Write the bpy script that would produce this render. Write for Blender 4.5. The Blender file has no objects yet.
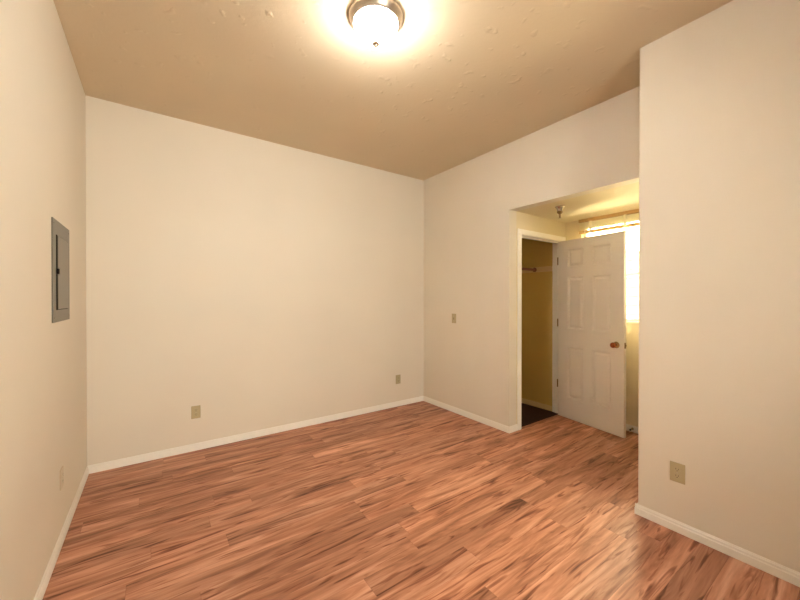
import bpy, bmesh, math, random
from mathutils import Vector, Matrix
PI = math.pi
random.seed(4)
sc = bpy.context.scene
C = sc.collection

# ------------------------------------------------------------------ camera
cam_d = bpy.data.cameras.new('camera'); cam = bpy.data.objects.new('camera', cam_d); C.objects.link(cam)
cam.location = (0.4331, -3.6496, 1.38)
cam.rotation_euler = (PI/2 - 0.0046, 0.0, -0.6159)
cam_d.sensor_width = 36.0; cam_d.lens = 347.72/800*36
cam_d.clip_start = 0.02; cam_d.clip_end = 200
sc.camera = cam

# ------------------------------------------------------------------ world, light, exposure
LAMP_COL = (1.0, 0.97, 0.92)
DOME_STRENGTH = 92.0
SKY_COL = (1.0, 0.84, 0.54)
SKY_STRENGTH = 46.0
SUN_STRENGTH = 260.0
REAR_FILL_POWER = 92.0
wd = bpy.data.worlds.new('sky'); sc.world = wd; wd.use_nodes = True
bgn = wd.node_tree.nodes['Background']
bgn.inputs[0].default_value = (*SKY_COL, 1); bgn.inputs[1].default_value = SKY_STRENGTH
# added fill light outside the unseen rear window, standing in for daylight
al = bpy.data.lights.new('rear_fill', 'AREA'); al.shape = 'RECTANGLE'; al.size = 1.2; al.size_y = 1.3
al.energy = REAR_FILL_POWER; al.color = (1.0, 0.93, 0.86)
alo = bpy.data.objects.new('rear_fill', al); C.objects.link(alo)
alo.location = (1.20, -5.5, 1.55); alo.rotation_euler = (PI/2, 0, 0)   # faces +y
sl = bpy.data.lights.new('sun', 'SUN'); sl.energy = SUN_STRENGTH; sl.color = (1.0, 0.90, 0.66); sl.angle = .01
slo = bpy.data.objects.new('sun', sl); C.objects.link(slo)
slo.rotation_euler = Vector((0.35, -0.50, -0.80)).to_track_quat('-Z', 'Y').to_euler()
sc.view_settings.view_transform = 'Standard'
sc.view_settings.look = 'None'
sc.view_settings.exposure = 0.55
sc.view_settings.gamma = 1.0
sc.view_settings.use_curve_mapping = False

# ------------------------------------------------------------------ dimensions
H = 2.9695; W = 3.405; WN = 2.96; YN = -2.715; YA = -1.388; HH = 2.2875; WF = 4.475; YR = -5.0
T = 0.115; DX0, DX1, DZ = 3.600, 4.383, 2.050   # closet doorway
BH = 0.064; BT = 0.012

# ------------------------------------------------------------------ materials
def mat(name):
    m = bpy.data.materials.new(name); m.use_nodes = True
    nt = m.node_tree; nt.nodes.clear()
    o = nt.nodes.new('ShaderNodeOutputMaterial'); b = nt.nodes.new('ShaderNodeBsdfPrincipled')
    nt.links.new(b.outputs[0], o.inputs[0]); return m, nt, b, o
def N(nt, t, **k):
    n = nt.nodes.new(t)
    for a, v in k.items(): setattr(n, a, v)
    return n
def wpos(nt, scale=(1, 1, 1)):
    tc = N(nt, 'ShaderNodeTexCoord'); mp = N(nt, 'ShaderNodeMapping')
    mp.inputs['Scale'].default_value = scale
    nt.links.new(tc.outputs['Object'], mp.inputs[0]); return mp.outputs[0]
def paint(name, col, rough=0.6, bump=0.15, scale=90, var=0.03, dist=0.002, lumps=None, spec=0.3):
    m, nt, b, o = mat(name); p = wpos(nt)
    n1 = N(nt, 'ShaderNodeTexNoise'); n1.inputs['Scale'].default_value = scale; n1.inputs['Detail'].default_value = 3
    nt.links.new(p, n1.inputs['Vector'])
    n2 = N(nt, 'ShaderNodeTexNoise'); n2.inputs['Scale'].default_value = 1.3; n2.inputs['Detail'].default_value = 2
    nt.links.new(p, n2.inputs['Vector'])
    r = N(nt, 'ShaderNodeMapRange'); r.inputs[1].default_value = .3; r.inputs[2].default_value = .7
    r.inputs[3].default_value = 1 - var; r.inputs[4].default_value = 1 + var
    nt.links.new(n2.outputs[0], r.inputs[0])
    hs = N(nt, 'ShaderNodeHueSaturation'); hs.inputs['Color'].default_value = (*col, 1)
    nt.links.new(r.outputs[0], hs.inputs['Value']); nt.links.new(hs.outputs[0], b.inputs['Base Color'])
    b.inputs['Roughness'].default_value = rough; b.inputs['Specular IOR Level'].default_value = spec
    hgt = n1.outputs[0]
    if lumps:
        v = N(nt, 'ShaderNodeTexNoise'); v.inputs['Scale'].default_value = lumps; v.inputs['Detail'].default_value = 1.5
        nt.links.new(p, v.inputs['Vector'])
        rr = N(nt, 'ShaderNodeMapRange'); rr.inputs[1].default_value = .65; rr.inputs[2].default_value = .78; rr.inputs[4].default_value = 5
        nt.links.new(v.outputs[0], rr.inputs[0])
        ad = N(nt, 'ShaderNodeMath', operation='ADD'); nt.links.new(hgt, ad.inputs[0]); nt.links.new(rr.outputs[0], ad.inputs[1]); hgt = ad.outputs[0]
    bu = N(nt, 'ShaderNodeBump'); bu.inputs['Strength'].default_value = bump; bu.inputs['Distance'].default_value = dist
    nt.links.new(hgt, bu.inputs['Height']); nt.links.new(bu.outputs[0], b.inputs['Normal'])
    return m
def metal(name, col, rough):
    m, nt, b, o = mat(name); p = wpos(nt)
    n1 = N(nt, 'ShaderNodeTexNoise'); n1.inputs['Scale'].default_value = 60; nt.links.new(p, n1.inputs['Vector'])
    r = N(nt, 'ShaderNodeMapRange'); r.inputs[3].default_value = rough*.8; r.inputs[4].default_value = rough*1.2
    nt.links.new(n1.outputs[0], r.inputs[0]); nt.links.new(r.outputs[0], b.inputs['Roughness'])
    b.inputs['Base Color'].default_value = (*col, 1); b.inputs['Metallic'].default_value = 1
    return m

M = {}
M['wall'] = paint('beige wall paint', (0.77, 0.70, 0.575), .55, .25, 110, .02)
M['ceiling'] = paint('cream ceiling paint', (0.71, 0.59, 0.42), .6, .34, 45, .03, .002, lumps=13)
M['trim'] = paint('white trim gloss', (0.91, 0.87, 0.78), .35, .05, 60, .01, spec=.5)
M['door'] = paint('white door paint', (0.90, 0.84, 0.745), .4, .06, 60, .01, spec=.45)
M['alcove'] = paint('yellower alcove wall colour', (0.76, 0.665, 0.46), .6, .2, 110, .02)  # yellower than the room walls
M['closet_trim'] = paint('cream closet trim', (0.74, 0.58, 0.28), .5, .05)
M['closet_floor'] = paint('near black closet floor', (0.035, 0.014, 0.009), .9, .6, 400)  # near-black sheet laid over the planks inside the closet
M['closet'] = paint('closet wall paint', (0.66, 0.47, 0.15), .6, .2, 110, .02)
M['plate'] = paint('almond plastic', (0.47, 0.385, 0.215), .35, .02, 60, .01, spec=.5)
M['plate_light'] = paint('pale almond plastic', (0.66, 0.55, 0.40), .4, .02, 60, .01, spec=.4)
M['slot'] = paint('dark slot', (0.05, 0.035, 0.025), .6, .02)
M['panel_grey'] = paint('grey enamelled steel', (0.135, 0.122, 0.093), .38, .08, 300, .02, spec=.5)
M['panel_door'] = paint('grey enamelled steel door', (0.155, 0.14, 0.107), .34, .08, 300, .02, spec=.5)
M['black'] = paint('black plastic and gap shade', (0.012, 0.010, 0.009), .8, .02, spec=.03)
M['nickel'] = metal('brushed nickel', (0.52, 0.44, 0.36), .35)
M['chrome'] = metal('chrome', (0.45, 0.41, 0.35), .2)
M['brass'] = metal('aged brass', (0.26, 0.17, 0.07), .35)
M['copper'] = metal('polished copper brass', (0.36, 0.11, 0.04), .16)
M['rod'] = paint('brown wooden rod', (0.22, 0.09, 0.045), .5, .1)
M['blind'] = paint('cream blind slat', (0.86, 0.80, 0.62), .45, .02, spec=.3)
M['blind_tan'] = paint('tan blind rail', (0.50, 0.33, 0.14), .5, .05)
M['outside_wall'] = paint('siding darkened for exposure', (0.026, 0.023, 0.014), .8, .2)  # colour darkened so the overexposed view outside keeps some tone
M['leaf'] = paint('foliage darkened for exposure', (0.035, 0.034, 0.014), .6, .2)  # leaves darkened as well, to offset the strong sky and sun
M['bark'] = paint('bark', (0.20, 0.14, 0.09), .8, .5)
M['ground'] = paint('pale concrete ground', (0.78, 0.73, 0.63), .9, .4)

m, nt, b, o = mat('translucent blind slat'); M['slat'] = m
b.inputs['Base Color'].default_value = (.86, .80, .62, 1); b.inputs['Roughness'].default_value = .45
tl = N(nt, 'ShaderNodeBsdfTranslucent'); tl.inputs[0].default_value = (.85, .78, .55, 1)
ms_ = N(nt, 'ShaderNodeMixShader'); ms_.inputs[0].default_value = .4
nt.links.new(b.outputs[0], ms_.inputs[1]); nt.links.new(tl.outputs[0], ms_.inputs[2]); nt.links.new(ms_.outputs[0], o.inputs[0])
m, nt, b, o = mat('lamp glass'); M['dome'] = m
b.inputs['Base Color'].default_value = (.9, .87, .8, 1); b.inputs['Roughness'].default_value = .3
b.inputs['Emission Color'].default_value = (*LAMP_COL, 1); 
gN = N(nt, 'ShaderNodeNewGeometry'); sN = N(nt, 'ShaderNodeSeparateXYZ'); nt.links.new(gN.outputs['Normal'], sN.inputs[0])
# glow shaped by facing: weaker sides hold down the bright patch on the ceiling
rN = N(nt, 'ShaderNodeMapRange'); rN.inputs[1].default_value = 0.0; rN.inputs[2].default_value = -1.0
rN.inputs[3].default_value = DOME_STRENGTH*.7; rN.inputs[4].default_value = DOME_STRENGTH*1.15
nt.links.new(sN.outputs[2], rN.inputs[0]); nt.links.new(rN.outputs[0], b.inputs['Emission Strength'])

m, nt, b, o = mat('window glass'); M['glass'] = m
tr = N(nt, 'ShaderNodeBsdfTransparent'); tr.inputs[0].default_value = (.96, .97, .95, 1)
gl = N(nt, 'ShaderNodeBsdfGlossy'); gl.inputs['Roughness'].default_value = .03
fr = N(nt, 'ShaderNodeFresnel'); fr.inputs[0].default_value = 1.45
mx = N(nt, 'ShaderNodeMixShader'); nt.links.new(fr.outputs[0], mx.inputs[0]); nt.links.new(tr.outputs[0], mx.inputs[1]); nt.links.new(gl.outputs[0], mx.inputs[2])
nt.links.new(mx.outputs[0], o.inputs[0])

# wood-look plank floor, planks run along x
m, nt, b, o = mat('wood plank floor'); M['floor'] = m
L = nt.links
def math_(op, a, c=None):
    n = N(nt, 'ShaderNodeMath', operation=op)
    for i, v in enumerate((a, c)):
        if v is None: continue
        if isinstance(v, (int, float)): n.inputs[i].default_value = v
        else: L.new(v, n.inputs[i])
    return n.outputs[0]
tc = N(nt, 'ShaderNodeTexCoord'); sx = N(nt, 'ShaderNodeSeparateXYZ'); L.new(tc.outputs['Object'], sx.inputs[0])
X, Y = sx.outputs[0], sx.outputs[1]
PW, PL = 0.125, 1.22
ry = math_('DIVIDE', math_('ADD', Y, 20.03), PW); row = math_('FLOOR', ry); fy = math_('FRACT', ry)
wn = N(nt, 'ShaderNodeTexWhiteNoise', noise_dimensions='1D'); L.new(row, wn.inputs['W'])
rx = math_('DIVIDE', math_('ADD', X, math_('ADD', math_('MULTIPLY', wn.outputs[0], 3.0), 10.0)), PL)
colm = math_('FLOOR', rx); fx = math_('FRACT', rx)
idn = N(nt, 'ShaderNodeTexWhiteNoise', noise_dimensions='2D'); cb = N(nt, 'ShaderNodeCombineXYZ'); L.new(row, cb.inputs[0]); L.new(colm, cb.inputs[1]); L.new(cb.outputs[0], idn.inputs['Vector'])
pid = idn.outputs[0]
def grain(sx_, sy_, detail, dist, rough=.6, k=13.0):
    c = N(nt, 'ShaderNodeCombineXYZ')
    L.new(math_('ADD', math_('MULTIPLY', X, sx_), math_('MULTIPLY', pid, k*3.1)), c.inputs[0])
    L.new(math_('ADD', math_('MULTIPLY', Y, sy_), math_('MULTIPLY', pid, k)), c.inputs[1])
    L.new(math_('MULTIPLY', pid, 7.0), c.inputs[2])
    n = N(nt, 'ShaderNodeTexNoise'); n.inputs['Scale'].default_value = 1; n.inputs['Detail'].default_value = detail
    n.inputs['Distortion'].default_value = dist; n.inputs['Roughness'].default_value = rough
    L.new(c.outputs[0], n.inputs['Vector']); return n.outputs[0]
def ramp(v, stops):
    r = N(nt, 'ShaderNodeValToRGB'); el = r.color_ramp.elements
    while len(el) < len(stops): el.new(.5)
    for e, (p_, c_) in zip(el, stops): e.position = p_; e.color = (*c_, 1)
    L.new(v, r.inputs[0]); return r.outputs[0]
g1 = grain(1.5, 14.0, 4, .9)
g2 = grain(5.0, 75.0, 3, .3)
g3 = grain(2.2, 22.0, 2, 1.6, .5, 29.0)
base = ramp(g1, [(0.30, (0.19, 0.074, 0.040)), (0.43, (0.34, 0.147, 0.083)), (0.55, (0.47, 0.225, 0.137)), (0.70, (0.62, 0.34, 0.23))])
fine = ramp(g2, [(0.3, (.88, .86, .85)), (0.62, (1.06, 1.06, 1.06))])
dark = ramp(g3, [(0.57, (1, 1, 1)), (0.63, (.66, .55, .49)), (0.72, (.30, .19, .15))])
tone = N(nt, 'ShaderNodeMapRange'); tone.inputs[3].default_value = .90; tone.inputs[4].default_value = 1.24; L.new(pid, tone.inputs[0])
def mul(a, c):
    n = N(nt, 'ShaderNodeMix', data_type='RGBA', blend_type='MULTIPLY'); n.inputs[0].default_value = 1
    L.new(a, n.inputs[6]); L.new(c, n.inputs[7]); return n.outputs[2]
c1 = mul(mul(base, fine), dark)
tcol = N(nt, 'ShaderNodeCombineColor'); 
for i in range(3): L.new(tone.outputs[0], tcol.inputs[i])
c1 = mul(c1, tcol.outputs[0])
seam_y = math_('LESS_THAN', math_('MINIMUM', fy, math_('SUBTRACT', 1.0, fy)), 0.006)
seam_x = math_('LESS_THAN', math_('MINIMUM', fx, math_('SUBTRACT', 1.0, fx)), 0.0010)
seam = math_('MAXIMUM', seam_y, seam_x)
sm = N(nt, 'ShaderNodeMix', data_type='RGBA', blend_type='MULTIPLY'); L.new(math_('MULTIPLY', seam, .3), sm.inputs[0]); L.new(c1, sm.inputs[6]); sm.inputs[7].default_value = (.25, .15, .1, 1)
L.new(sm.outputs[2], b.inputs['Base Color'])
b.inputs['Roughness'].default_value = .42; b.inputs['Specular IOR Level'].default_value = .24
bu = N(nt, 'ShaderNodeBump'); bu.inputs['Strength'].default_value = .25; bu.inputs['Distance'].default_value = .002
L.new(math_('SUBTRACT', math_('MULTIPLY', g2, .5), seam), bu.inputs['Height']); L.new(bu.outputs[0], b.inputs['Normal'])

# ------------------------------------------------------------------ mesh helpers
def box(bm, x0, x1, y0, y1, z0, z1, bev=0.0, seg=2):
    r = bmesh.ops.create_cube(bm, size=1.0)
    vs = r['verts']
    for v in vs:
        v.co = Vector((x0 + (v.co.x + .5)*(x1 - x0), y0 + (v.co.y + .5)*(y1 - y0), z0 + (v.co.z + .5)*(z1 - z0)))
    if bev:
        es = list({e for v in vs for e in v.link_edges})
        bmesh.ops.bevel(bm, geom=es, offset=bev, segments=seg, profile=.5, affect='EDGES')
def lathe(bm, prof, n=32, origin=(0, 0, 0), axis='Z'):
    """prof: list of (r, h); revolved about axis, first/last with r==0 close the shape"""
    o = Vector(origin); rings = []
    def P(r, h, a):
        c, s = r*math.cos(a), r*math.sin(a)
        return o + {'Z': Vector((c, s, h)), 'X': Vector((h, c, s)), 'Y': Vector((s, h, c))}[axis]
    for r, h in prof:
        if r < 1e-6: rings.append([bm.verts.new(P(0, h, 0))])
        else: rings.append([bm.verts.new(P(r, h, 2*PI*k/n)) for k in range(n)])
    for A, B in zip(rings, rings[1:]):
        for k in range(n):
            k2 = (k + 1) % n
            if len(A) == 1 and len(B) == 1: continue
            if len(A) == 1: bm.faces.new((A[0], B[k], B[k2]))
            elif len(B) == 1: bm.faces.new((A[k], A[k2], B[0]))
            else: bm.faces.new((A[k], A[k2], B[k2], B[k]))
def prism(bm, pts, p0, p1, up=Vector((0, 0, 1))):
    """sweep a 2D profile (out, z) from p0 to p1 (floor points); 'out' is to the left of travel"""
    p0, p1 = Vector(p0), Vector(p1); d = (p1 - p0).normalized(); out = up.cross(d)
    A = [bm.verts.new(p0 + out*a + up*z) for a, z in pts]; B = [bm.verts.new(p1 + out*a + up*z) for a, z in pts]
    n = len(pts)
    for k in range(n): bm.faces.new((A[k], A[(k+1) % n], B[(k+1) % n], B[k]))
    bm.faces.new(A[::-1]); bm.faces.new(B)
def tube(bm, pts, r, n=10):
    pts = [Vector(p) for p in pts]; rings = []
    up = Vector((.12, .31, .94)).normalized()
    for i, p in enumerate(pts):
        d = (pts[min(i+1, len(pts)-1)] - pts[max(i-1, 0)]).normalized()
        u = d.cross(up).normalized(); v = d.cross(u)
        rings.append([bm.verts.new(p + (u*math.cos(2*PI*k/n) + v*math.sin(2*PI*k/n))*r) for k in range(n)])
    for A, B in zip(rings, rings[1:]):
        for k in range(n): bm.faces.new((A[k], A[(k+1) % n], B[(k+1) % n], B[k]))
    bm.faces.new(rings[0][::-1]); bm.faces.new(rings[-1])
def obj(name, bm, m, parent=None, smooth=False):
    bmesh.ops.recalc_face_normals(bm, faces=bm.faces)
    me = bpy.data.meshes.new(name); bm.to_mesh(me); bm.free()
    me.materials.append(m)
    if smooth:
        for p in me.polygons: p.use_smooth = True
    o = bpy.data.objects.new(name, me); C.objects.link(o)
    if smooth:
        md = o.modifiers.new('edges', 'EDGE_SPLIT'); md.split_angle = math.radians(38)
    if parent: o.parent = parent
    return o
def BM(*boxes):
    bm = bmesh.new()
    for q in boxes: box(bm, *q)
    return bm
def tag(o, label, cat, group=None, kind=None):
    o['label'] = label; o['category'] = cat
    if group: o['group'] = group
    if kind: o['kind'] = kind
    return o
def empty(name, loc, rz, label, cat, group=None, kind=None):
    o = bpy.data.objects.new(name, None); C.objects.link(o); o.location = loc; o.rotation_euler = (0, 0, rz)
    o.empty_display_size = .05
    return tag(o, label, cat, group, kind)
def struct(name, bm, m, label, cat, smooth=False):
    return tag(obj(name, bm, m, None, smooth), label, cat, kind='structure')

# ------------------------------------------------------------------ room shell
struct('floor', BM((-.12, WF + .12, YR - .12, .12, -.06, 0)), M['floor'], 'glossy reddish brown wood plank floor across the whole room', 'floor')
struct('wall_left', BM((-T, 0, YR - T, T, 0, H)), M['wall'], 'beige wall on the left that holds the grey breaker panel', 'wall')
struct('wall_back', BM((0, W, 0, T, 0, H)), M['wall'], 'plain wide beige wall at the far end of the room', 'wall')
bm = BM((W, W + T, YA, T, 0, H), (W, W + T, YN, YA, HH, H))
struct('wall_right', bm, M['wall'], 'beige wall with the light switch, continuing over the alcove opening', 'wall')
# partition with slightly rounded outer corner
bm = bmesh.new()
pts = []
rc = .012
for k in range(6):
    a = PI/2 + (PI/2)*k/5
    pts.append((WN + rc + rc*math.cos(a), YN - rc + rc*math.sin(a)))
pts += [(WN, YR), (WN + T, YR), (WN + T, YN - T), (WF, YN - T), (WF, YN)]
A = [bm.verts.new((x, y, 0)) for x, y in pts]; B = [bm.verts.new((x, y, H)) for x, y in pts]
for k in range(len(pts)): bm.faces.new((A[k], A[(k+1) % len(pts)], B[(k+1) % len(pts)], B[k]))
bm.faces.new(A[::-1]); bm.faces.new(B)
struct('wall_partition', bm, M['wall'], 'near beige wall at the right with an outlet, ending at the alcove corner', 'wall', smooth=True)
# rear wall with a hole for the added window (behind the camera)
RX0, RX1, RZ0, RZ1 = .6, 1.8, .9, 2.2
bm = BM((0, RX0, YR - T, YR, 0, H), (RX1, WN + T, YR - T, YR, 0, H), (RX0, RX1, YR - T, YR, 0, RZ0), (RX0, RX1, YR - T, YR, RZ1, H))
struct('wall_rear', bm, M['wall'], 'beige wall behind the camera with an added window in it', 'wall')
# alcove back-left wall with doorway
bm = BM((W + T, DX0 - .018, YA, YA + T, 0, HH), (DX1 + .018, WF, YA, YA + T, 0, HH), (DX0 - .018, DX1 + .018, YA, YA + T, DZ + .018, HH))
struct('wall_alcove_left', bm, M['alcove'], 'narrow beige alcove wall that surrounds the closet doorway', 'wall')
# alcove far wall with window hole
WY0, WY1, WZ0, WZ1 = -2.62, -1.575, 1.14, 2.262
bm = BM((WF, WF + T, WY1, T, 0, HH), (WF, WF + T, YN - T, WY0, 0, HH), (WF, WF + T, WY0, WY1, 0, WZ0), (WF, WF + T, WY0, WY1, WZ1, HH))
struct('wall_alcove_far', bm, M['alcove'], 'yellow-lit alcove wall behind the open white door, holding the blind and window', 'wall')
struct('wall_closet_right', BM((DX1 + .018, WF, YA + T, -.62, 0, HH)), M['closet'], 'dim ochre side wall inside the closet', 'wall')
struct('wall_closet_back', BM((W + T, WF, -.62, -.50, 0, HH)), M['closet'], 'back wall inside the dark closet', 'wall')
struct('ceiling', BM((-T, WN + .0, YR - T, T, H, H + .1), (WN, W + T, YR - T, T, H, H + .1), (W + T, WF + T, YN - T, T, H, H + .1)), M['ceiling'], 'textured cream ceiling of the main room around the dome lamp', 'ceiling')
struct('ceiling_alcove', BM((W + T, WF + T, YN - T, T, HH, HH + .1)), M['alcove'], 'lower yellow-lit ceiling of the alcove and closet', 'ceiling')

# ------------------------------------------------------------------ baseboards
prof = [(0, 0), (BT, 0), (BT, BH*.62), (BT*.72, BH*.68), (BT*.72, BH*.86), (BT*.4, BH*.93), (BT*.35, BH), (0, BH)]
def base(name, runs, label, m=None):
    bm = bmesh.new()
    for p0, p1 in runs: prism(bm, prof, p0, p1)
    struct(name, bm, m or M['trim'], label, 'baseboard')
E_ = .0004
base('baseboard_left', [((E_, 0, 0), (E_, YR, 0))][::1], 'white baseboard running along the left wall below the breaker panel')
base('baseboard_back', [((W, -E_, 0), (0, -E_, 0))], 'white baseboard along the far back wall')
base('baseboard_right', [((W - E_, YA - BT, 0), (W - E_, 0, 0)), ((3.545, YA - E_, 0), (W - BT, YA - E_, 0))], 'white baseboard below the light switch turning into the alcove')
base('baseboard_partition', [((WN - E_, YR, 0), (WN - E_, YN + BT, 0)), ((WN - BT, YN + E_, 0), (WF, YN + E_, 0))], 'white baseboard along the near right wall below its outlet')
base('baseboard_alcove', [((WF - E_, YN, 0), (WF - E_, YA, 0))], 'baseboard of the alcove far wall glimpsed right of the open door')
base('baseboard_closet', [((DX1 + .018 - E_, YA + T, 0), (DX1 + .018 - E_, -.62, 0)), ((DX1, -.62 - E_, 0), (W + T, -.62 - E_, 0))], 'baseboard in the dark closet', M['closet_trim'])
struct('floor_closet', BM((W + T, DX1 + .02, YA + .025, -.62, 0, .003)), M['closet_floor'], 'nearly black closet floor seen through the doorway', 'floor')

# ------------------------------------------------------------------ closet doorway trim
tr1 = empty('trim_1', (DX0, YA, 0), 0, 'white casing and jambs around the closet doorway', 'door frame', kind='structure')
def tobj(name, bm, m, parent, smooth=False):
    """mesh given in world coordinates, parented to an empty"""
    o = obj(name, bm, m, parent, smooth)
    o.matrix_parent_inverse = Matrix.Translation(parent.location).inverted() if parent.rotation_euler.z == 0 else (Matrix.Translation(parent.location) @ Matrix.Rotation(parent.rotation_euler.z, 4, 'Z')).inverted()
    return o
CW = .060
def casing(x0, x1, z0, z1):
    bm = bmesh.new(); box(bm, x0, x1, YA - .011, YA, z0, z1, .003); return bm
bm = bmesh.new(); box(bm, DX0 - CW - .004, DX0 - .004, YA - .013, YA, 0, DZ + CW, .003)
box(bm, DX0 - CW + .008, DX0 - .018, YA - .016, YA - .012, 0, DZ + CW - .012, .0015)
tobj('casing', bm, M['trim'], tr1)
bm = bmesh.new(); box(bm, DX1 + .006, DX1 + .006 + CW, YA - .013, YA, 0, DZ + CW, .003)
tobj('casing', bm, M['trim'], tr1)
bm = bmesh.new(); box(bm, DX0 - .004, DX1 + .006, YA - .013, YA, DZ + .004, DZ + CW, .003)
box(bm, DX0 - .018, DX1 + .02, YA - .016, YA - .012, DZ + .016, DZ + CW - .012, .0015)
tobj('casing', bm, M['trim'], tr1)
tobj('jamb', BM((DX0 - .018, DX0, YA, YA + T, 0, DZ)), M['trim'], tr1)
tobj('jamb', BM((DX1, DX1 + .018, YA, YA + T, 0, DZ)), M['trim'], tr1)
tobj('head_jamb', BM((DX0 - .018, DX1 + .018, YA, YA + T, DZ, DZ + .018)), M['trim'], tr1)
tobj('door_stop_strip', BM((DX1 - .011, DX1, YA + .042, YA + .077, 0, DZ), (DX0, DX0 + .011, YA + .042, YA + .077, 0, DZ), (DX0 + .011, DX1 - .011, YA + .042, YA + .077, DZ - .011, DZ)), M['trim'], tr1)

# ------------------------------------------------------------------ six panel door (local: x = from hinge to free edge, y = thickness, inner face at y=0, outer at -.035)
DW, DH, DT = .765, 2.034, .035
ang = math.atan2(-2.153 + 1.40, 4.18 - 4.308)
piv = Vector((4.349, -1.3925, .011))
dr = empty('door_1', piv, ang, 'white six panel door swung open beside the closet doorway', 'door', kind='structure')
def door_mesh():
    bm = bmesh.new()
    xs = [0, .128, .328, .430, .634, DW]; zs = [0, .237, .818, 1.025, 1.612, 1.725, 1.925, DH]
    for side, y in ((1, 0.0), (-1, -DT)):
        g = [[bm.verts.new((x, y, z)) for z in zs] for x in xs]
        pf = []
        for i in range(len(xs) - 1):
            for j in range(len(zs) - 1):
                vs = [g[i][j], g[i+1][j], g[i+1][j+1], g[i][j+1]]
                if side == 1: vs = vs[::-1]
                f = bm.faces.new(vs)
                if i in (1, 3) and j in (1, 3, 5): pf.append(f)
        bm.normal_update()
        for th, dp in ((.014, -.012), (.005, 0.0), (.022, .010)):
            bmesh.ops.inset_individual(bm, faces=pf, thickness=th, depth=dp, use_even_offset=True)
    bm.verts.ensure_lookup_table()
    bmesh.ops.remove_doubles(bm, verts=bm.verts, dist=1e-6)
    # edges
    bd = [e for e in bm.edges if len(e.link_faces) == 1]
    top = [e for e in bd]
    bmesh.ops.bridge_loops(bm, edges=top)
    return bm
leaf = obj('door_leaf', door_mesh(), M['door'], dr)
# knob set, inner and outer
def knob(sign):
    y0 = 0 if sign > 0 else -DT
    bm = bmesh.new()
    lathe(bm, [(0, y0), (.032, y0), (.033, y0 + sign*.003), (.028, y0 + sign*.008), (.014, y0 + sign*.011), (.014, y0 + sign*.012)], 28, (.690, 0, .905), 'Y')
    r = obj('rosette', bm, M['brass'], dr, True)
    bm = bmesh.new()
    lathe(bm, [(.012, y0 + sign*.008), (.011, y0 + sign*.03), (.016, y0 + sign*.036), (.026, y0 + sign*.044), (.0285, y0 + sign*.054), (.026, y0 + sign*.063), (.018, y0 + sign*.069), (.006, y0 + sign*.070), (0, y0 + sign*.069)], 28, (.690, 0, .905), 'Y')
    obj('door_knob', bm, M['copper'], dr, True)
knob(1); knob(-1)
bm = BM((DW, DW + .0012, -.029, -.006, .877, .933)); box(bm, DW, DW + .011, -.024, -.012, .896, .914, .003)
obj('latch', bm, M['brass'], dr)
for hz in (.375, 1.085, 1.805):
    bm = bmesh.new()
    box(bm, -.0012, .0, -.030, -.002, hz - .045, hz + .045)
    for k in range(3):
        zz = hz - .045 + k*.0305
        lathe(bm, [(0, zz), (.0055, zz), (.0055, zz + .029), (0, zz + .029)], 14, (-.004, -.040, 0))
    box(bm, -.0012, .0012, -.040, -.030, hz - .045, hz + .045)
    box(bm, -.006, .004, .0, .003, hz - .040, hz + .040)
    obj('hinge', bm, M['brass'], dr, True)

# ------------------------------------------------------------------ alcove window and raised blind
w1 = empty('window_1', (WF, WY1, WZ0), 0, 'bright alcove window glimpsed between the open door and the near wall', 'window', kind='structure')
FX = WF + .055
bm = bmesh.new(); f = .026
for (a, b_, c, d) in ((WY0, WY0 + f, WZ0, WZ1), (WY1 - f, WY1, WZ0, WZ1), (WY0 + f, WY1 - f, WZ0, WZ0 + f), (WY0 + f, WY1 - f, WZ1 - f, WZ1)):
    box(bm, FX, FX + .05, a, b_, c, d, .003)
tobj('window_frame', bm, M['trim'], w1)
bm = bmesh.new(); box(bm, FX + .005, FX + .045, WY0 + f, WY1 - f, 1.615, 1.650, .003)
tobj('meeting_rail', bm, M['trim'], w1)
tobj('pane', BM((FX + .030, FX + .034, WY0 + f, WY1 - f, 1.650, WZ1 - f)), M['glass'], w1)
tobj('pane', BM((FX + .016, FX + .020, WY0 + f, WY1 - f, WZ0 + f, 1.615)), M['glass'], w1)
bm = bmesh.new(); box(bm, WF - .012, FX, WY0 - .0, WY1 + .0, WZ0 - .018, WZ0 + .001, .004)
tobj('window_sill', bm, M['trim'], w1)

bl = empty('window_blind', (WF - .03, -2.10, 2.1), 0, 'cream horizontal blind pulled up in a stack above the alcove window', 'window blind')
BY0, BY1 = -2.64, -1.565
bm = bmesh.new(); box(bm, WF - .050, WF - .001, BY0, BY1, 2.250, 2.284, .002); tobj('head_rail', bm, M['blind_tan'], bl)
bm = bmesh.new()
for k in range(8):
    z = 2.164 + k*.0110
    box(bm, WF - .047 - .002*(k % 2), WF - .006, BY0 + .005, BY1 - .005, z, z + .0027)
tobj('slats', bm, M['slat'], bl)
bm = bmesh.new(); box(bm, WF - .047, WF - .005, BY0 + .005, BY1 - .005, 2.118, 2.152, .002); tobj('bottom_rail', bm, M['blind_tan'], bl)
for y in (-1.70, -2.05):
    bm = bmesh.new(); box(bm, WF - .051, WF - .048, y - .014, y + .014, 2.112, 2.250, .001); tobj('ladder_tape', bm, M['blind'], bl)
bm = bmesh.new(); tube(bm, [(WF - .054, -1.64, 2.25), (WF - .054, -1.641, 2.1), (WF - .053, -1.64, 1.95)], .0022, 6); tobj('pull_cord', bm, M['blind'], bl)

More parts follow.
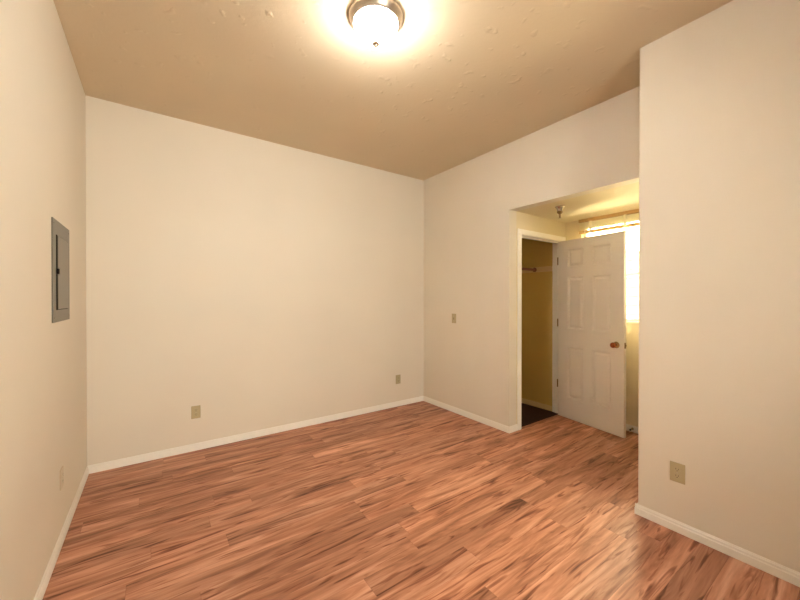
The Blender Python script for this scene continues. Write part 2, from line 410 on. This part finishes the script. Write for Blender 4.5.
# rear window added to let the fill light in (unseen, behind the camera)
w2 = empty('window_rear_added', (RX0, YR, RZ0), 0, 'white framed window added for fill light in the rear wall behind the camera', 'window', kind='structure')
bm = bmesh.new()
for (a, b_, c, d) in ((RX0, RX0 + f, RZ0, RZ1), (RX1 - f, RX1, RZ0, RZ1), (RX0 + f, RX1 - f, RZ0, RZ0 + f), (RX0 + f, RX1 - f, RZ1 - f, RZ1), (1.185, 1.215, RZ0 + f, RZ1 - f)):
    box(bm, a, b_, YR - .09, YR - .04, c, d, .003)
tobj('window_frame', bm, M['trim'], w2)
tobj('pane', BM((RX0 + f, 1.185, YR - .066, YR - .062, RZ0 + f, RZ1 - f)), M['glass'], w2)
tobj('pane', BM((1.215, RX1 - f, YR - .066, YR - .062, RZ0 + f, RZ1 - f)), M['glass'], w2)

# unseen box added around the fill light, keeps sky out of the rear window
struct('sky_block_box', BM((.2, WN + .1, -5.95, -5.85, -.06, H), (.1, .2, -5.95, YR - T, -.06, H), (WN + .1, WN + .2, -5.95, YR - T, -.06, H), (.1, WN + .2, -5.95, YR - T, H, H + .1), (.1, WN + .2, -5.95, YR - T, -.16, -.06)), M['outside_wall'], 'added dark box that blocks the sky outside the rear window', 'wall')
# ------------------------------------------------------------------ ceiling dome lamp
LX, LY = 1.458, -1.966
lamp = empty('ceiling_lamp', (LX, LY, H), 0, 'lit white dome ceiling lamp with brushed nickel ring', 'ceiling light')
bm = bmesh.new()
lathe(bm, [(0, 0), (.148, 0), (.1515, -.006), (.1515, -.014), (.148, -.022), (.143, -.028), (.138, -.040), (.130, -.047), (.126, -.048), (.124, -.044), (.124, -.020), (0, -.020)], 64)
obj('lamp_ring', bm, M['nickel'], lamp, True)
bm = bmesh.new()
lathe(bm, [(.120, -.022), (.122, -.046), (.120, -.064), (.113, -.086), (.100, -.107), (.082, -.125), (.060, -.139), (.036, -.148), (.014, -.151), (0, -.151)], 64)
dome = obj('lamp_dome', bm, M['dome'], lamp, True)
bm = bmesh.new()
lathe(bm, [(0, -.149), (.021, -.150), (.022, -.156), (.009, -.159), (.013, -.166), (.008, -.174), (0, -.176)], 24)
obj('finial', bm, M['nickel'], lamp, True)

# ------------------------------------------------------------------ sprinkler in alcove ceiling
sp = empty('fire_sprinkler', (3.712, -1.752, HH), 0, 'small metal sprinkler head hanging from the alcove ceiling', 'sprinkler')
bm = bmesh.new()
lathe(bm, [(0, 0), (.044, 0), (.044, -.003), (.036, -.012), (.027, -.030), (.024, -.044), (0, -.044)], 28)
obj('escutcheon', bm, M['chrome'], sp, True)
bm = bmesh.new()
lathe(bm, [(0, -.044), (.024, -.044), (.027, -.048), (.027, -.060), (.019, -.068), (.012, -.074), (0, -.074)], 8)
obj('sprinkler_body', bm, M['brass'], sp)
bm = bmesh.new()
for s in (-1, 1):
    tube(bm, [(s*.012, 0, -.070), (s*.015, 0, -.085), (s*.012, 0, -.100), (s*.003, 0, -.110)], .0028, 8)
lathe(bm, [(0, -.072), (.003, -.072), (.004, -.090), (.003, -.107), (0, -.107)], 10)
obj('sprinkler_frame', bm, M['brass'], sp, True)
bm = bmesh.new(); lathe(bm, [(0, -.109), (.013, -.111), (.0135, -.113), (0, -.114)], 16)
obj('deflector', bm, M['brass'], sp, True)

# ------------------------------------------------------------------ breaker panel, flush on left wall (local: x = out of wall)
bp = empty('breaker_panel', (0, -.92, 1.527), 0, 'tall grey metal breaker panel set flush in the left wall', 'electrical panel')
w2_, h2 = .215, .275
bm = bmesh.new(); 
dy0, dy1, dz0, dz1 = -.146, .170, -.210, .196   # door opening, local
for q in ((-w2_, dy0, -h2, h2), (dy1, w2_, -h2, h2), (dy0, dy1, -h2, dz0), (dy0, dy1, dz1, h2)):
    box(bm, 0, .006, *q)
obj('panel_cover', bm, M['panel_grey'], bp)
obj('gap_shade', BM((0.0002, .0066, dy0, dy0 + .034, dz0, dz1), (0.0002, .0012, dy0 + .034, dy1, dz0, dz1)), M['black'], bp)  # raised black strip stands in for the shade of the door gap
bm = bmesh.new(); box(bm, .002, .0085, dy0 + .036, dy1 - .003, dz0 + .004, dz1 - .004, .0015)
dp = obj('panel_door', bm, M['panel_door'], bp)
bm = bmesh.new(); box(bm, .0085, .0105, dy0 + .044, dy0 + .080, -.022, .022, .001)
obj('latch_plate', bm, M['panel_grey'], bp)
bm = bmesh.new(); box(bm, .003, .013, dy0 + .004, dy0 + .044, -.014, .014, .002)
obj('latch', bm, M['black'], bp)
for y, z in ((-.195, .25), (.195, .25), (-.195, -.25), (.195, -.25)):
    bm = bmesh.new(); lathe(bm, [(0, .0085), (.003, .0083), (.0045, .0065), (.0045, .006)], 12, (0, y, z), 'X'); obj('screw', bm, M['panel_door'], bp)

# ------------------------------------------------------------------ outlets and switch (local: plate faces -y, width along x)
def outlet(loc, rz, label, mp, ms, group=None):
    e = empty('wall_outlet', loc, rz, label, 'outlet', group)
    bm = bmesh.new(); box(bm, -.037, .037, -.006, 0, -.0575, .0575, .003, 3); obj('cover_plate', bm, mp, e)
    for s in (-1, 1):
        bm = bmesh.new()
        pts = []
        for k in range(24):
            a = 2*PI*k/24; pts.append((.0172*math.cos(a), max(-.0135, min(.0135, .0172*math.sin(a)))))
        A = [bm.verts.new((x, -.0058, z + s*.0195)) for x, z in pts]; B = [bm.verts.new((x, -.0085, z + s*.0195)) for x, z in pts]
        for k in range(24): bm.faces.new((A[k], A[(k+1) % 24], B[(k+1) % 24], B[k]))
        bm.faces.new(A); bm.faces.new(B[::-1])
        r = obj('receptacle', bm, mp, e)
        bm = BM((-.0075, -.0052, -.0089, -.0084, s*.0195 - .001, s*.0195 + .008), (.0052, .0072, -.0089, -.0084, s*.0195 - .001, s*.0195 + .007))
        lathe(bm, [(0, -.0089), (.0025, -.0089), (.0025, -.0084), (0, -.0084)], 10, (0, 0, s*.0195 - .0075), 'Y')
        sl = obj('slots', bm, ms, r)
    bm = bmesh.new(); lathe(bm, [(0, -.0075), (.0022, -.0073), (.003, -.006)], 12, (0, 0, 0), 'Y'); obj('screw', bm, M['nickel'], e)
    return e
outlet((.742, 0, .347), 0, 'almond outlet on the back wall nearer the left corner', M['plate'], M['slot'])
outlet((2.985, 0, .343), 0, 'small almond outlet on the back wall near the right corner', M['plate'], M['slot'])
outlet((WN, -2.923, .350), -PI/2, 'large almond outlet on the near right wall beyond the alcove', M['plate'], M['slot'])
outlet((0, -.932, .360), PI/2, 'wall-coloured painted outlet low on the left wall under the breaker panel', M['plate_light'], M['slot'])
sw = empty('light_switch', (W, -.587, 1.137), -PI/2, 'small almond light switch on the wall left of the alcove', 'light switch')
bm = bmesh.new(); box(bm, -.036, .036, -.006, 0, -.0575, .0575, .003, 3); obj('cover_plate', bm, M['plate'], sw)
bm = bmesh.new(); box(bm, -.005, .005, -.0065, -.0058, -.012, .012); obj('toggle_slot', bm, M['slot'], sw)
bm = bmesh.new(); box(bm, -.004, .004, -.019, -.0060, .000, .010, .001); obj('toggle', bm, M['plate'], sw)
for z in (-.03, .03):
    bm = bmesh.new(); lathe(bm, [(0, -.0075), (.0022, -.0073), (.003, -.006)], 12, (0, 0, z), 'Y'); obj('screw', bm, M['nickel'], sw)

# ------------------------------------------------------------------ closet rod, door stop
cr = empty('closet_rod', (DX1 + .018, -1.03, 1.743), 0, 'brown wooden hanging rod on a pale ochre cleat in the dark closet', 'closet rod')
bm = bmesh.new(); tube(bm, [(-.012, 0, 0), (-.835, 0, 0)], .017, 16); obj('rod', bm, M['rod'], cr, True)
bm = bmesh.new(); lathe(bm, [(0, -.001), (.028, -.001), (.028, -.010), (.021, -.014), (0, -.014)], 20, (-.014, 0, 0), 'X'); obj('rod_socket', bm, M['rod'], cr, True)
bm = bmesh.new(); box(bm, -.015, -.0005, -.235, .40, -.032, .032, .002); obj('cleat', bm, M['closet_trim'], cr)['label'] = 'pale ochre cleat'
ds = empty('door_stop', (WF - BT, -2.112, .035), 0, 'small dark stub door stop on the alcove baseboard beyond the door', 'door stop')
bm = bmesh.new()
lathe(bm, [(0, .0), (.011, .0), (.011, -.004), (.006, -.007), (.006, -.05), (0, -.05)], 16, (0, 0, 0), 'X'); obj('stop_shaft', bm, M['brass'], ds, True)
bm = bmesh.new(); lathe(bm, [(0, -.049), (.009, -.049), (.009, -.062), (.006, -.066), (0, -.066)], 16, (0, 0, 0), 'X'); obj('rubber_tip', bm, M['black'], ds, True)

# ------------------------------------------------------------------ outside the alcove window
struct('ground', BM((WF + T + .02, 14, -12, 8, -.25, -.15)), M['ground'], 'pale ground outside the alcove window', 'ground')
bm = bmesh.new(); box(bm, 8.0, 8.2, -9, 3, -.15, 2.30)
for k in range(14): box(bm, 7.985, 8.0, -9, 3, -.15 + k*.175, -.15 + k*.175 + .16)
struct('wall_outside', bm, M['outside_wall'], 'sided wall outside the alcove window, darkened against the bright sky', 'wall')
tr_ = empty('tree', (9.3, -4.2, -.15), 0, 'tree beyond the wall outside the alcove window', 'tree')
bm = bmesh.new(); tube(bm, [(0, 0, 0), (.04, .03, 1.2), (-.03, .05, 2.4), (.03, 0, 3.1)], .09, 10); obj('trunk', bm, M['bark'], tr_, True)
bm = bmesh.new()
for k in range(2600):
    a = random.uniform(0, 2*PI); u = random.uniform(-1, 1); rr = random.uniform(.3, 1)**.5
    q = Vector((1.3*rr*math.sqrt(1-u*u)*math.cos(a), 1.9*rr*math.sqrt(1-u*u)*math.sin(a), 3.4 + 1.0*rr*u))
    s = random.uniform(.05, .10); R = Matrix.Rotation(random.uniform(0, 6.3), 3, Vector((random.random(), random.random(), random.random() + .1)).normalized())
    vs = [bm.verts.new(q + R @ Vector(c)*s) for c in ((0, -1, 0), (.5, 0, .12), (0, 1, 0), (-.5, 0, .12))]
    bm.faces.new(vs)
obj('foliage', bm, M['leaf'], tr_)
